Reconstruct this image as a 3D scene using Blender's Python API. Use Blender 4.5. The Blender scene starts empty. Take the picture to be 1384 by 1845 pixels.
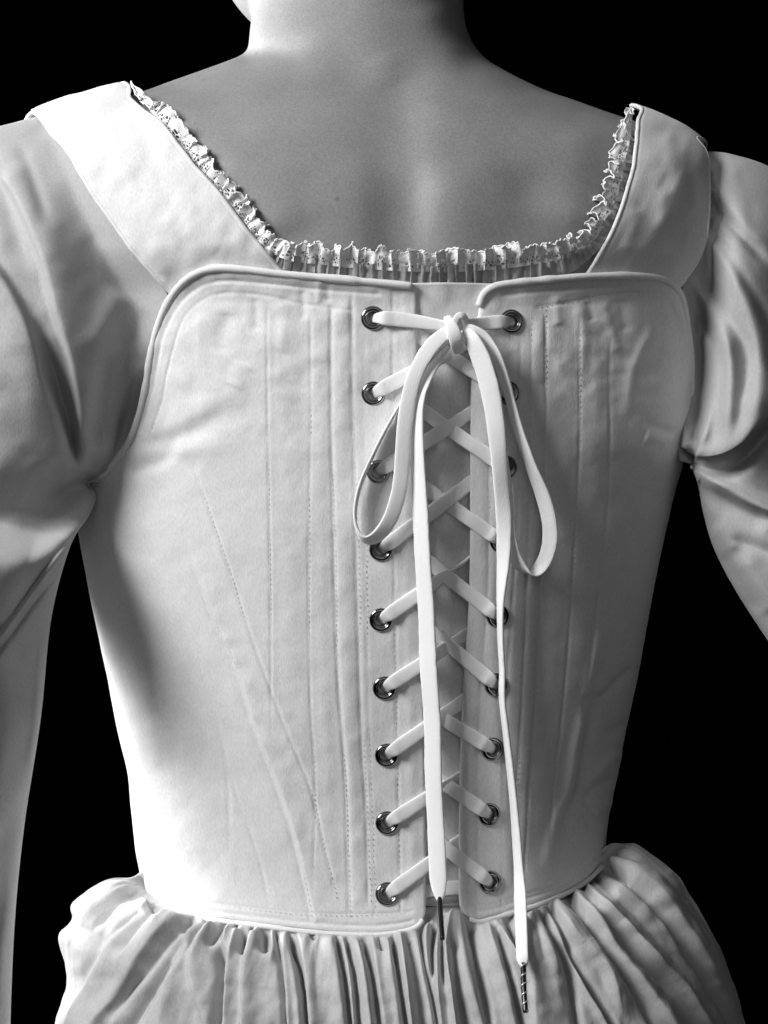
import bpy, bmesh, math, random
import numpy as np
from mathutils import Vector, Matrix

random.seed(7)
RNG = np.random.default_rng(11)
R = math.radians
SC = bpy.context.scene
COL = SC.collection

# ------------------------------------------------------------------ camera, light, exposure
S = 3200.0          # photo pixels per metre in the plane y = 0
D = 1.10            # camera distance from that plane
cam_d = bpy.data.cameras.new('camera'); cam = bpy.data.objects.new('camera', cam_d); COL.objects.link(cam)
cam.location = (0, -D, 0); cam.rotation_euler = (R(90), 0, 0)
cam_d.sensor_fit = 'VERTICAL'; cam_d.sensor_height = 24.0; cam_d.lens = 24.0 * D / (1845.0 / S)
cam_d.clip_start = 0.05; cam_d.clip_end = 50
SC.camera = cam

world = bpy.data.worlds.new('World'); SC.world = world; world.use_nodes = True
world.node_tree.nodes['Background'].inputs[0].default_value = (0.5, 0.5, 0.5, 1)
world.node_tree.nodes['Background'].inputs[1].default_value = 0.0

def area(name, loc, target, size, power, sy=None):
    l = bpy.data.lights.new(name, 'AREA'); l.shape = 'RECTANGLE'
    l.size = size; l.size_y = sy or size; l.energy = power
    o = bpy.data.objects.new(name, l); COL.objects.link(o); o.location = loc
    o.rotation_euler = (Vector(target) - Vector(loc)).to_track_quat('-Z', 'Y').to_euler()
    return o
KEY = area('window_light', (-1.50, 0.80, 0.30), (0, 0.05, -0.05), 0.5, 70, 0.6)
KEY2 = area('room_light', (-1.42, -0.98, 1.10), (0, 0, 0), 0.8, 50)
FILL = area('bounce_light', (0.3, -2.0, 0.6), (0, 0, 0), 2.0, 5.0)

vs = SC.view_settings
vs.view_transform = 'Standard'; vs.look = 'None'; vs.exposure = 0.18; vs.gamma = 1.0; vs.use_curve_mapping = False
SC.cycles.use_denoising = True

# ------------------------------------------------------------------ number helpers
def pchip(x, y, xq):
    x = np.asarray(x, float); y = np.asarray(y, float); xq = np.asarray(xq, float)
    h = np.diff(x); d = np.diff(y) / h
    m = np.zeros_like(y)
    for i in range(1, len(x) - 1):
        if d[i-1] * d[i] > 0:
            w1 = 2*h[i] + h[i-1]; w2 = h[i] + 2*h[i-1]
            m[i] = (w1 + w2) / (w1/d[i-1] + w2/d[i])
    m[0] = d[0]; m[-1] = d[-1]
    q = np.clip(xq, x[0], x[-1])
    i = np.clip(np.searchsorted(x, q, side='right') - 1, 0, len(x) - 2)
    t = (q - x[i]) / h[i]
    return ((2*t**3-3*t**2+1)*y[i] + (t**3-2*t**2+t)*h[i]*m[i] + (-2*t**3+3*t**2)*y[i+1] + (t**3-t**2)*h[i]*m[i+1])

def cr(P, t, periodic=False):
    P = np.asarray(P, float); n = len(P); t = np.asarray(t, float)
    if periodic:
        i = np.floor(t).astype(int); f = t - i
        g = lambda k: P[(i + k) % n]
    else:
        Q = np.concatenate([2*P[:1]-P[1:2], P, 2*P[-1:]-P[-2:-1]])
        i = np.clip(np.floor(t).astype(int), 0, n - 2); f = t - i
        g = lambda k: Q[i + k + 1]
    f = f.reshape(f.shape + (1,) * (P.ndim - 1))
    a, b, c, d = g(-1), g(0), g(1), g(2)
    return 0.5 * (2*b + (c-a)*f + (2*a-5*b+4*c-d)*f*f + (-a+3*b-3*c+d)*f**3)

def smooth_line(pts, n):
    pts = np.asarray(pts, float)
    if len(pts) == 2: return pts[0] + (pts[1]-pts[0]) * np.linspace(0, 1, n)[:, None]
    c = cr(pts, np.linspace(0, len(pts)-1, max(n*4, 40)))
    s = np.concatenate([[0], np.cumsum(np.linalg.norm(np.diff(c[:, :2], axis=0), axis=1))])
    q = np.linspace(0, s[-1], n)
    return np.stack([np.interp(q, s, c[:, k]) for k in range(c.shape[1])], 1)

_tab = [np.random.default_rng(100+k).uniform(-1, 1, (64, 64)) for k in range(6)]
def vnoise(x, y, scale, seed=0):
    T = _tab[seed % 6]
    x = np.asarray(x, float)/scale + seed*7.3; y = np.asarray(y, float)/scale + seed*3.1
    i = np.floor(x).astype(int); j = np.floor(y).astype(int); u = x-i; v = y-j
    u = u*u*u*(u*(u*6-15)+10); v = v*v*v*(v*(v*6-15)+10)
    g = lambda a, b: T[a % 64, b % 64]
    return (g(i,j)*(1-u)+g(i+1,j)*u)*(1-v) + (g(i,j+1)*(1-u)+g(i+1,j+1)*u)*v

def strokes(PX, PY, lst):
    """sum of fold ridges (+) and valleys (-), metres; each (points, amp_mm, width_on_left, width_on_right[, power, fade_in, fade_out])"""
    H = np.zeros(PX.shape)
    for st in lst:
        pts, A, wl, wr = st[:4]
        p = st[4] if len(st) > 4 else 2.0
        f0 = st[5] if len(st) > 5 else 0.15
        f1 = st[6] if len(st) > 6 else 0.15
        L = smooth_line(pts, 26)
        m = 3.0 * max(wl, wr) if p >= 2 else 5.0 * max(wl, wr)
        sel = (PX > L[:,0].min()-m) & (PX < L[:,0].max()+m) & (PY > L[:,1].min()-m) & (PY < L[:,1].max()+m)
        if not sel.any(): continue
        x = PX[sel]; y = PY[sel]
        best = np.full(x.shape, 1e9); side = np.zeros(x.shape); tt = np.zeros(x.shape)
        for k in range(len(L)-1):
            a = L[k]; d = L[k+1]-a; l2 = d@d
            f = np.clip(((x-a[0])*d[0] + (y-a[1])*d[1]) / l2, 0, 1)
            q = np.hypot(x-a[0]-f*d[0], y-a[1]-f*d[1])
            c = d[0]*(y-a[1]) - d[1]*(x-a[0])
            b = q < best
            best[b] = q[b]; side[b] = c[b]; tt[b] = (k+f[b])/(len(L)-1)
        w = np.where(side > 0, wl, wr)
        h = np.exp(-np.abs(best/w)**p)
        e = np.ones_like(tt)
        if f0 > 0: e *= np.clip(tt/f0, 0, 1)
        if f1 > 0: e *= np.clip((1-tt)/f1, 0, 1)
        e = e*e*(3-2*e)
        H[sel] += A*0.001*h*e
    return H

# ------------------------------------------------------------------ the back's surface, addressed by (px, py) of the plane or by (theta, py)
_T = np.array([
 # py    L     R     pc    Y0     depth  power
 [-140, 470, 836,   655, 0.072, 0.060, 2.0],
 [0, 458, 835,   655, 0.060, 0.062, 2.0],
 [45, 451, 838,   658, 0.054, 0.063, 2.0],
 [80, 448, 852,   662, 0.049, 0.064, 2.0],
 [92, 447, 862,   664, 0.047, 0.064, 2.0],
 [99, 434, 868,   665, 0.046, 0.065, 2.0],
 [110, 412, 880,   664, 0.043, 0.066, 2.0],
 [125, 370, 905,   663, 0.040, 0.067, 2.0],
 [143, 318, 940,   666, 0.035, 0.069, 2.0],
 [165, 258, 990,   667, 0.029, 0.072, 2.0],
 [180, 205, 1035,   669, 0.025, 0.075, 2.0],
 [200, 125, 1090,   669, 0.021, 0.078, 2.0],
 [222, 68, 1155,   666, 0.017, 0.081, 2.05],
 [255, 40, 1225,   660, 0.012, 0.086, 2.1],
 [310, 30, 1274,   648, 0.005, 0.092, 2.15],
 [420, 50, 1288,   650, 0.000, 0.098, 2.2],
 [600, 88, 1270,   650, 0.000, 0.104, 2.2],
 [760, 115, 1259,   648, 0.002, 0.106, 2.2],
 [805, 121, 1250,   647, 0.003, 0.106, 2.2],
 [840, 127, 1234,   646, 0.004, 0.106, 2.2],
 [880, 132, 1218,   645, 0.005, 0.106, 2.2],
 [960, 141, 1201,   643, 0.007, 0.105, 2.2],
 [1080, 164, 1176,   638, 0.011, 0.103, 2.2],
 [1230, 196, 1146,   633, 0.016, 0.100, 2.2],
 [1330, 215, 1124,   628, 0.019, 0.098, 2.2],
 [1400, 230, 1113,   626, 0.021, 0.096, 2.2],
 [1470, 236, 1098,   623, 0.022, 0.095, 2.2],
 [1530, 243, 1092,   622, 0.022, 0.096, 2.2],
 [1590, 254, 1092,   622, 0.021, 0.097, 2.2],
 [1690, 240, 1110,   622, 0.016, 0.100, 2.2],
 [1900, 190, 1180,   628, 0.002, 0.115, 2.2],
 [2150, 170, 1220,   633, 0.000, 0.120, 2.2]])
def tab(py): return [pchip(_T[:,0], _T[:,k], py) for k in range(1, 7)]
def W(px, py, y):
    k = (D + y) / D / S
    return np.stack([(px-692.0)*k, y + 0*px, (922.5-py)*k], -1)
def px_of(th, py):
    L, Rr, pc, Y0, dd, n = tab(py)
    s = np.sin(th); w = np.where(s < 0, pc-L, Rr-pc)
    return pc + w*np.sign(s)*np.abs(s)**(2/n)
def y_of_th(th, py):
    L, Rr, pc, Y0, dd, n = tab(py)
    c = np.cos(th)
    return Y0 + dd*(1 - np.sign(c)*np.abs(c)**(2/n))
def th_of(px, py):
    L, Rr, pc, Y0, dd, n = tab(py)
    t = np.where(px < pc, (px-pc)/(pc-L), (px-pc)/(Rr-pc))
    t = np.clip(t, -1, 1)
    return np.arcsin(np.sign(t)*np.abs(t)**(n/2))
def Yt(px, py):
    return y_of_th(th_of(px, py), py)
def P_th(th, py): return W(px_of(th, py), py, y_of_th(th, py))
def N_th(th, py):
    a = P_th(th+0.004, py) - P_th(th-0.004, py); b = P_th(th, py+1.0) - P_th(th, py-1.0)
    n = np.cross(b, a); n = n/np.linalg.norm(n, axis=-1, keepdims=True)
    return n
OFF = 0.0085      # thickness of corset and chemise over the body: the table above is the corset's outer face, the skin lies this much deeper under it
def z0(py):
    t = np.clip((np.asarray(py, float)-440)/110, 0, 1); return OFF*t*t*(3-2*t)
def surf(px, py, off=0.0):
    px = np.asarray(px, float); py = np.asarray(py, float)
    th = th_of(px, py); off = np.asarray(off, float)
    return W(px, py, y_of_th(th, py)) + N_th(th, py)*(off-z0(py))[..., None]
def surfn(px, py):
    px = np.asarray(px, float); py = np.asarray(py, float)
    return N_th(th_of(px, py), py)

# ------------------------------------------------------------------ object helpers
def link(o, parent=None):
    COL.objects.link(o)
    if parent is not None:
        o.parent = parent
        if parent.type == 'EMPTY': o.matrix_parent_inverse = Matrix.Translation(-parent.location)   # meshes keep world coordinates
    return o
def tag(o, label=None, cat=None, group=None, kind=None):
    if label: o['label'] = label
    if cat: o['category'] = cat
    if group: o['group'] = group
    if kind: o['kind'] = kind
    return o
def empty(name, loc):
    o = bpy.data.objects.new(name, None); o.location = loc; o.empty_display_size = 0.03
    COL.objects.link(o); return o
def mesh_obj(name, verts, faces, mat, parent=None, uv=None, smooth=True):
    me = bpy.data.meshes.new(name)
    V = np.asarray(verts, float).reshape(-1, 3)
    F = faces if isinstance(faces, np.ndarray) else None
    if F is not None:
        me.vertices.add(len(V)); me.vertices.foreach_set('co', V.ravel())
        k = F.shape[1]
        me.loops.add(F.size); me.loops.foreach_set('vertex_index', F.ravel().astype(np.int32))
        me.polygons.add(len(F)); me.polygons.foreach_set('loop_start', np.arange(0, F.size, k, dtype=np.int32))
        me.update(calc_edges=True); me.validate()
    else:
        me.from_pydata([tuple(v) for v in V], [], [list(f) for f in faces]); me.update()
    if uv is not None:
        l = me.uv_layers.new(name='UVMap')
        idx = np.zeros(len(me.loops), dtype=np.int32); me.loops.foreach_get('vertex_index', idx)
        l.data.foreach_set('uv', np.asarray(uv, float).reshape(-1, 2)[idx].ravel())
    if smooth: me.polygons.foreach_set('use_smooth', [True]*len(me.polygons))
    me.materials.append(mat)
    o = bpy.data.objects.new(name, me)
    return link(o, parent)
def grid_faces(nr, nc, wrap=False):
    i = np.arange(nr-1)[:, None]; j = np.arange(nc if wrap else nc-1)[None, :]
    a = i*nc + j; b = i*nc + (j+1) % nc
    return np.stack([a, b, b+nc, a+nc], -1).reshape(-1, 4)
def grid_obj(name, G, mat, parent=None, uv=None, wrap=False, flip=False, solid=0.0):
    nr, nc = G.shape[:2]
    F = grid_faces(nr, nc, wrap)
    if flip: F = F[:, ::-1]
    o = mesh_obj(name, G, F, mat, parent, uv)
    if solid:
        m = o.modifiers.new('thickness', 'SOLIDIFY'); m.thickness = solid; m.offset = -1.0; m.use_even_offset = False
    return o
def grid_normals(G):
    a = np.gradient(G, axis=0); b = np.gradient(G, axis=1)
    n = np.cross(a, b); n /= np.linalg.norm(n, axis=-1, keepdims=True)+1e-12
    return n
def tube_geo(C, r, k=10, flat=None, N0=None, cap=True):
    """C (n,3) centre line, r (n,) or (n,2) half sizes (across, thick), N0 (n,3) thickness direction"""
    n = len(C); T = np.gradient(C, axis=0); T /= np.linalg.norm(T, axis=1, keepdims=True)+1e-12
    if N0 is None: N0 = np.tile(np.array([0, -1.0, 0]), (n, 1))
    B = np.cross(T, N0); B /= np.linalg.norm(B, axis=1, keepdims=True)+1e-12
    N = np.cross(B, T)
    r = np.asarray(r, float)
    if r.ndim == 1: r = np.stack([r, r], 1)
    a = np.linspace(0, 2*np.pi, k, endpoint=False)
    ca, sa = np.cos(a), np.sin(a)
    if flat:
        ca = np.sign(ca)*np.abs(ca)**flat; sa = np.sign(sa)*np.abs(sa)**flat
    V = C[:, None] + B[:, None]*(r[:, 0, None]*ca)[..., None] + N[:, None]*(r[:, 1, None]*sa)[..., None]
    F = [list(f) for f in grid_faces(n, k, True)]
    if cap: F.append(list(range(k))[::-1]); F.append([(n-1)*k+i for i in range(k)])
    return V.reshape(-1, 3), F
def tube_obj(name, C, r, mat, parent=None, **kw):
    V, F = tube_geo(np.asarray(C, float), r, **kw)
    o = mesh_obj(name, V, F if True else None, mat, parent)
    return o

# ------------------------------------------------------------------ materials (all neutral: the photograph is black and white)
def new_mat(name, v, rough=0.8, spec=0.2):
    m = bpy.data.materials.new(name); m.use_nodes = True
    b = m.node_tree.nodes['Principled BSDF']
    b.inputs['Base Color'].default_value = (v, v, v, 1); b.inputs['Roughness'].default_value = rough
    b.inputs['Specular IOR Level'].default_value = spec
    return m, b
def cloth_mat(name, v, var=0.06, weave=1500, bump=0.15, sheen=0.15, slub=70):
    weave *= 0.85; bump *= 1.2
    m, b = new_mat(name, v, 0.85, 0.15); nt = m.node_tree; N = nt.nodes; Lk = nt.links
    b.inputs['Sheen Weight'].default_value = sheen; b.inputs['Sheen Roughness'].default_value = 0.5
    tc = N.new('ShaderNodeTexCoord')
    n1 = N.new('ShaderNodeTexNoise'); n1.inputs['Scale'].default_value = slub; n1.inputs['Detail'].default_value = 5
    n2 = N.new('ShaderNodeTexNoise'); n2.inputs['Scale'].default_value = weave; n2.inputs['Detail'].default_value = 2
    mp = N.new('ShaderNodeMapping'); mp.inputs['Scale'].default_value = (1, 1, 0.35)
    Lk.new(tc.outputs['Object'], n1.inputs['Vector']); Lk.new(tc.outputs['Object'], mp.inputs['Vector']); Lk.new(mp.outputs['Vector'], n2.inputs['Vector'])
    mix = N.new('ShaderNodeMath'); mix.operation = 'MULTIPLY_ADD'; mix.inputs[1].default_value = 0.25
    Lk.new(n1.outputs['Fac'], mix.inputs[0])
    h = N.new('ShaderNodeMath'); h.operation = 'MULTIPLY'; h.inputs[1].default_value = 0.75; Lk.new(n2.outputs['Fac'], h.inputs[0])
    Lk.new(h.outputs[0], mix.inputs[2])
    r = N.new('ShaderNodeMapRange'); r.inputs['From Min'].default_value = 0.3; r.inputs['From Max'].default_value = 0.7
    r.inputs['To Min'].default_value = v*(1-var); r.inputs['To Max'].default_value = min(v*(1+var), 0.9)
    Lk.new(mix.outputs[0], r.inputs['Value'])
    c = N.new('ShaderNodeCombineColor')
    for k in range(3): Lk.new(r.outputs['Result'], c.inputs[k])
    Lk.new(c.outputs['Color'], b.inputs['Base Color'])
    bp = N.new('ShaderNodeBump'); bp.inputs['Strength'].default_value = bump; bp.inputs['Distance'].default_value = 0.0006
    Lk.new(n2.outputs['Fac'], bp.inputs['Height'])
    bp2 = N.new('ShaderNodeBump'); bp2.inputs['Strength'].default_value = 0.07; bp2.inputs['Distance'].default_value = 0.002
    Lk.new(n1.outputs['Fac'], bp2.inputs['Height']); Lk.new(bp.outputs['Normal'], bp2.inputs['Normal'])
    Lk.new(bp2.outputs['Normal'], b.inputs['Normal'])
    return m
M_corset = cloth_mat('corset_cotton', 0.72, 0.11, 1500, 0.20)
M_bind = cloth_mat('binding_cotton', 0.76, 0.09, 1500, 0.20)
M_chem = cloth_mat('chemise_linen', 0.43, 0.11, 1300, 0.20)
M_skirt = cloth_mat('petticoat_linen', 0.48, 0.11, 1300, 0.20)
M_cord = cloth_mat('cotton_cord', 0.90, 0.04, 2000, 0.25)
M_thread = cloth_mat('thread', 0.66, 0.05, 2500, 0.2)
def skin_mat():
    m, b = new_mat('skin', 0.22, 0.5, 0.35); nt = m.node_tree; N = nt.nodes; Lk = nt.links
    tc = N.new('ShaderNodeTexCoord')
    n1 = N.new('ShaderNodeTexNoise'); n1.inputs['Scale'].default_value = 30; n1.inputs['Detail'].default_value = 6
    n2 = N.new('ShaderNodeTexVoronoi'); n2.inputs['Scale'].default_value = 900
    Lk.new(tc.outputs['Object'], n1.inputs['Vector']); Lk.new(tc.outputs['Object'], n2.inputs['Vector'])
    # freckles: sparse dark points
    n3 = N.new('ShaderNodeTexVoronoi'); n3.inputs['Scale'].default_value = 38
    Lk.new(tc.outputs['Object'], n3.inputs['Vector'])
    fr = N.new('ShaderNodeMapRange'); fr.inputs['From Min'].default_value = 0.03; fr.inputs['From Max'].default_value = 0.075
    fr.inputs['To Min'].default_value = 0.70; fr.inputs['To Max'].default_value = 1.0
    Lk.new(n3.outputs['Distance'], fr.inputs['Value'])
    r = N.new('ShaderNodeMapRange'); r.inputs['From Min'].default_value = 0.3; r.inputs['From Max'].default_value = 0.7
    r.inputs['To Min'].default_value = 0.20; r.inputs['To Max'].default_value = 0.30
    n4 = N.new('ShaderNodeTexNoise'); n4.inputs['Scale'].default_value = 700; n4.inputs['Detail'].default_value = 3; Lk.new(tc.outputs['Object'], n4.inputs['Vector'])
    av = N.new('ShaderNodeMix'); av.inputs[0].default_value = 0.6; Lk.new(n1.outputs['Fac'], av.inputs[2]); Lk.new(n4.outputs['Fac'], av.inputs[3])
    Lk.new(av.outputs[0], r.inputs['Value'])
    mu = N.new('ShaderNodeMath'); mu.operation = 'MULTIPLY'; Lk.new(r.outputs['Result'], mu.inputs[0]); Lk.new(fr.outputs['Result'], mu.inputs[1])
    c = N.new('ShaderNodeCombineColor')
    for k in range(3): Lk.new(mu.outputs[0], c.inputs[k])
    Lk.new(c.outputs['Color'], b.inputs['Base Color'])
    bp = N.new('ShaderNodeBump'); bp.inputs['Strength'].default_value = 0.10; bp.inputs['Distance'].default_value = 0.0006
    Lk.new(n2.outputs['Distance'], bp.inputs['Height']); Lk.new(bp.outputs['Normal'], b.inputs['Normal'])
    return m
M_skin = skin_mat()
M_metal, _b = new_mat('nickel', 0.30, 0.13, 0.5); _b.inputs['Metallic'].default_value = 1.0
M_aglet, _b = new_mat('black_plastic', 0.012, 0.25, 0.5)
M_wire, _b = new_mat('silver_wire', 0.85, 0.3, 0.5); _b.inputs['Metallic'].default_value = 0.7
M_back, _b = new_mat('black_velvet', 0.0004, 1.0, 0.0)
def lace_mat():
    m, b = new_mat('lace', 0.84, 0.7, 0.2); nt = m.node_tree; N = nt.nodes; Lk = nt.links
    def math_(op, a, c=None):
        n = N.new('ShaderNodeMath'); n.operation = op
        for k, x in enumerate((a, c)):
            if x is None: continue
            if isinstance(x, (int, float)): n.inputs[k].default_value = x
            else: Lk.new(x, n.inputs[k])
        return n.outputs[0]
    uv = N.new('ShaderNodeUVMap'); sep = N.new('ShaderNodeSeparateXYZ'); Lk.new(uv.outputs['UV'], sep.inputs[0])   # uv in millimetre-like units along and across
    vo = N.new('ShaderNodeTexVoronoi'); vo.feature = 'DISTANCE_TO_EDGE'; vo.inputs['Scale'].default_value = 1.0; vo.inputs['Randomness'].default_value = 0.75
    mp = N.new('ShaderNodeMapping'); mp.inputs['Scale'].default_value = (1/6.0, 1/5.0, 1)
    Lk.new(uv.outputs['UV'], mp.inputs['Vector']); Lk.new(mp.outputs['Vector'], vo.inputs['Vector'])
    net = math_('LESS_THAN', vo.outputs['Distance'], 0.13)
    sc = math_('ABSOLUTE', math_('SINE', math_('MULTIPLY', sep.outputs['X'], math.pi/44.0)))
    rim = math_('GREATER_THAN', sep.outputs['Y'], math_('MULTIPLY_ADD', sc, 12.0))
    n = rim.node; n2 = n.inputs[1].links[0].from_node; n2.inputs[2].default_value = 7.0
    foot = math_('LESS_THAN', sep.outputs['Y'], 5.0)
    Lk.new(math_('MAXIMUM', math_('MAXIMUM', net, rim), foot), b.inputs['Alpha'])
    b.inputs['Base Color'].default_value = (.9, .9, .9, 1)
    bp = N.new('ShaderNodeBump'); bp.inputs['Strength'].default_value = 0.5; bp.inputs['Distance'].default_value = 0.0006
    n5 = N.new('ShaderNodeTexNoise'); n5.inputs['Scale'].default_value = 0.3; Lk.new(uv.outputs['UV'], n5.inputs['Vector'])
    Lk.new(n5.outputs['Fac'], bp.inputs['Height']); Lk.new(bp.outputs['Normal'], b.inputs['Normal'])
    return m
M_lace = lace_mat()

# ------------------------------------------------------------------ backdrop
bd = mesh_obj('backdrop', [(-9,2.2,-4),(9,2.2,-4),(9,2.2,5),(-9,2.2,5)], np.array([[0,1,2,3]]), M_back, smooth=False)
tag(bd, 'plain black backdrop behind the figure', 'backdrop', kind='structure')

# ------------------------------------------------------------------ person: one continuous body
def body():
    py = np.unique(np.concatenate([np.arange(-140, 80, 8), np.arange(80, 260, 2.5), np.arange(260, 560, 6), np.arange(560, 2150, 25)]))
    th = np.linspace(-np.pi, np.pi, 220, endpoint=False)
    TH, PY = np.meshgrid(th, py)
    PX = px_of(TH, PY)
    G = P_th(TH, PY); N = N_th(TH, PY)
    front = (np.cos(TH) > 0.02)
    up = np.clip((560-PY)/80, 0, 1)
    H = strokes(PX, PY, [
        ([(700,60),(722,180),(733,300),(732,420),(728,540)], -6.5, 95, 45, 2, 0.3, 0),
        ([(690,90),(705,150)], 2.0, 40, 40, 2, 0.3, 0.3),
        ([(640,250),(650,360),(660,520)], 2.2, 60, 34, 2, 0.3, 0),
        ([(808,240),(806,340),(800,520)], 2.0, 48, 80, 2, 0.4, 0),
        ([(400,230),(470,330),(520,440)], 3.0, 70, 70, 2, 0.3, 0.2),
        ([(930,250),(950,340),(965,450)], -1.8, 55, 55, 2, 0.35, 0.2),
        ([(1010,220),(1040,320),(1030,430)], 2.5, 45, 55, 2, 0.3, 0.2),
        ([(445,100),(500,92),(560,100)], -2.2, 14, 14, 2, 0.0, 0.6),
        ([(560,20),(570,90),(600,160)], 1.5, 40, 30, 2, 0.4, 0.3),
        ([(770,0),(790,70),(850,130)], 1.5, 35, 35, 2, 0.2, 0.4),
    ]) * up
    H += up*0.0006*vnoise(PX, PY, 70, 1)
    side = np.clip((np.abs(TH)-R(58))/R(20), 0, 1)*np.clip((PY-300)/100, 0, 1)*np.clip((900-PY)/100, 0, 1)      # the body is slimmer under the sleeve heads
    G = G + N*(H*front - z0(PY) - .012*side)[..., None]
    V = [G.reshape(-1, 3)]; F = [list(f) for f in grid_faces(len(py), len(th), True)]
    n = len(th)
    F.append(list(range(n))); F.append([(len(py)-1)*n+i for i in range(n)][::-1])
    bm = bmesh.new()
    def add(Vv, Ff):
        vv = [bm.verts.new(v) for v in np.asarray(Vv).reshape(-1, 3)]
        for f in Ff:
            try: bm.faces.new([vv[i] for i in f])
            except ValueError: pass
    add(V[0], F)
    # head (only its lower edge reaches into the picture) and jaw
    def ball(c, r):
        m = bmesh.ops.create_icosphere(bm, subdivisions=5, radius=1.0)
        for v in m['verts']: v.co = Vector((c[0]+v.co.x*r[0], c[1]+v.co.y*r[1], c[2]+v.co.z*r[2]))
    c = W(np.array(640.0), np.array(-330.0), np.array(0.13)); ball(c, (0.077, 0.098, 0.115))
    c = W(np.array(612.0), np.array(-112.0), np.array(0.145)); ball(c, (0.0805, 0.070, 0.0745))
    # arms inside the sleeves
    def limb(pts, rad):
        L = smooth_line(np.array(pts, float), 40); C = W(L[:,0], L[:,1], L[:,2])
        r = np.interp(np.linspace(0, 1, 40), np.linspace(0, 1, len(rad)), rad)
        v, f = tube_geo(C, r, k=24); add(v, f)
    limb([(150,380,.075),(20,560,.070),(-40,820,.050),(-75,1120,.018),(-88,1500,.056),(-95,2050,.076)], [.040,.040,.036,.030,.026,.024])
    limb([(1190,400,.095),(1330,560,.102),(1420,800,.100),(1500,1050,.100),(1580,1400,.095)], [.034,.034,.034,.032,.030])
    bmesh.ops.recalc_face_normals(bm, faces=bm.faces)
    me = bpy.data.meshes.new('person'); bm.to_mesh(me); bm.free()
    tmp = bpy.data.objects.new('tmp', me); COL.objects.link(tmp)
    m = tmp.modifiers.new('r', 'REMESH'); m.mode = 'VOXEL'; m.voxel_size = 0.0028; m.use_smooth_shade = True
    s = tmp.modifiers.new('s', 'SMOOTH'); s.iterations = 6; s.factor = 0.5
    dg = bpy.context.evaluated_depsgraph_get(); ev = tmp.evaluated_get(dg)
    out = bpy.data.meshes.new_from_object(ev)
    bpy.data.objects.remove(tmp); bpy.data.meshes.remove(me)
    out.name = 'person'; out.polygons.foreach_set('use_smooth', [True]*len(out.polygons))
    out.materials.clear(); out.materials.append(M_skin)
    o = bpy.data.objects.new('person', out); COL.objects.link(o)
    return tag(o, 'person standing with their bare upper back and neck turned to the camera', 'person')
person = body()

# ------------------------------------------------------------------ corset
base = W(np.array(690.0), np.array(1640.0), np.array(0.1))
corset = tag(empty('corset', base), 'stiff white cotton corset laced up the back over the chemise', 'corset')

EYL = [(672,573),(673,709),(682,850),(687,990),(687,1117),(693,1240),(697,1361),(698,1483),(698,1611)]
EYR = [(922,579),(915,708),(911,842),(903,975),(897,1110),(894,1234),(888,1350),(882,1468),(884,1590)]

def panel(side, edge, top, bottom, lines, wrinkles, eyes, thw, clouds):
    """edge: centre-back line [(px,py)], top/bottom: outline from the side to the centre"""
    s = side   # -1 left, +1 right
    e = np.array(edge, float)
    def th_edge(py):
        x = pchip(e[:,1], e[:,0], py); return th_of(x, py)
    def a_of(px, py):
        th = th_of(np.asarray(px, float), np.asarray(py, float)); te = th_edge(np.asarray(py, float))
        return (th - thw) / (te - thw)
    tp = smooth_line(top, 220); bt = smooth_line(bottom, 220)
    ta = a_of(tp[:,0], tp[:,1]); ba = a_of(bt[:,0], bt[:,1])
    def mono(a, y):
        o = np.argsort(a, kind='stable'); return a[o], y[o]
    ta, ty = mono(ta, tp[:,1]); ba, by = mono(ba, bt[:,1])
    # samples across: denser in view, extra dense at steep outline
    a0 = a_of(*[np.array([q]) for q in (px_of(np.array(R(90)*s), np.array(1100.0))*1.0, 1100.0)])[0]
    av = np.concatenate([np.linspace(0, a0, 40, endpoint=False), np.linspace(a0, 1, 420)])
    av = np.unique(np.concatenate([av, 1-np.geomspace(0.0005, 0.05, 14)]))
    bv = np.unique(np.concatenate([np.linspace(0, 1, 430), np.geomspace(0.0006, 0.03, 8), 1-np.geomspace(0.0006, 0.03, 8)]))
    A, B = np.meshgrid(av, bv)
    PYt = np.interp(A, ta, ty); PYb = np.interp(A, ba, by)
    PY = PYb + (PYt-PYb)*B
    TH = thw + (th_edge(PY)-thw)*A
    PX = px_of(TH, PY)
    G0 = P_th(TH, PY); N = N_th(TH, PY)
    H = np.full(PX.shape, OFF)
    vis = np.clip((np.cos(TH)+0.3)/0.3, 0, 1)
    H += (strokes(PX, PY, lines)*(0.72 + 0.3*vnoise(PX, PY, 26, 5)) + strokes(PX, PY, wrinkles))*vis
    H += (0.00055*vnoise(PX, PY, 38, 0) + 0.00022*vnoise(PX, PY, 17, 2))*(0.35+0.65*np.clip((900-PY)/250, 0, 1))*clouds
    H += 0.0009*vnoise(PX, PY*0.55, 120, 3)
    # rounded edges
    d = np.minimum(np.minimum(np.abs(PY-PYt), np.abs(PYb-PY)), np.abs(PX - pchip(e[:,1], e[:,0], PY)))
    r = 8.0; q = np.clip(1-d/r, 0, 1); H -= 0.0016*(1-np.sqrt(1-q*q+1e-9))
    for (x, y) in eyes:       # pierced holes: the cloth is pressed in and drawn down through the eyelet
        rr = np.hypot(PX-x, PY-y)
        H -= 0.0045*np.clip((14.5-rr)/3.0, 0, 1)
        H -= 0.0006*np.exp(-(rr/30)**2)
    G = G0 + N*(H-z0(PY))[..., None]
    o = grid_obj('back_panel', G, M_corset, corset, flip=(s < 0) ^ True, solid=0.0024)
    return o

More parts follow.
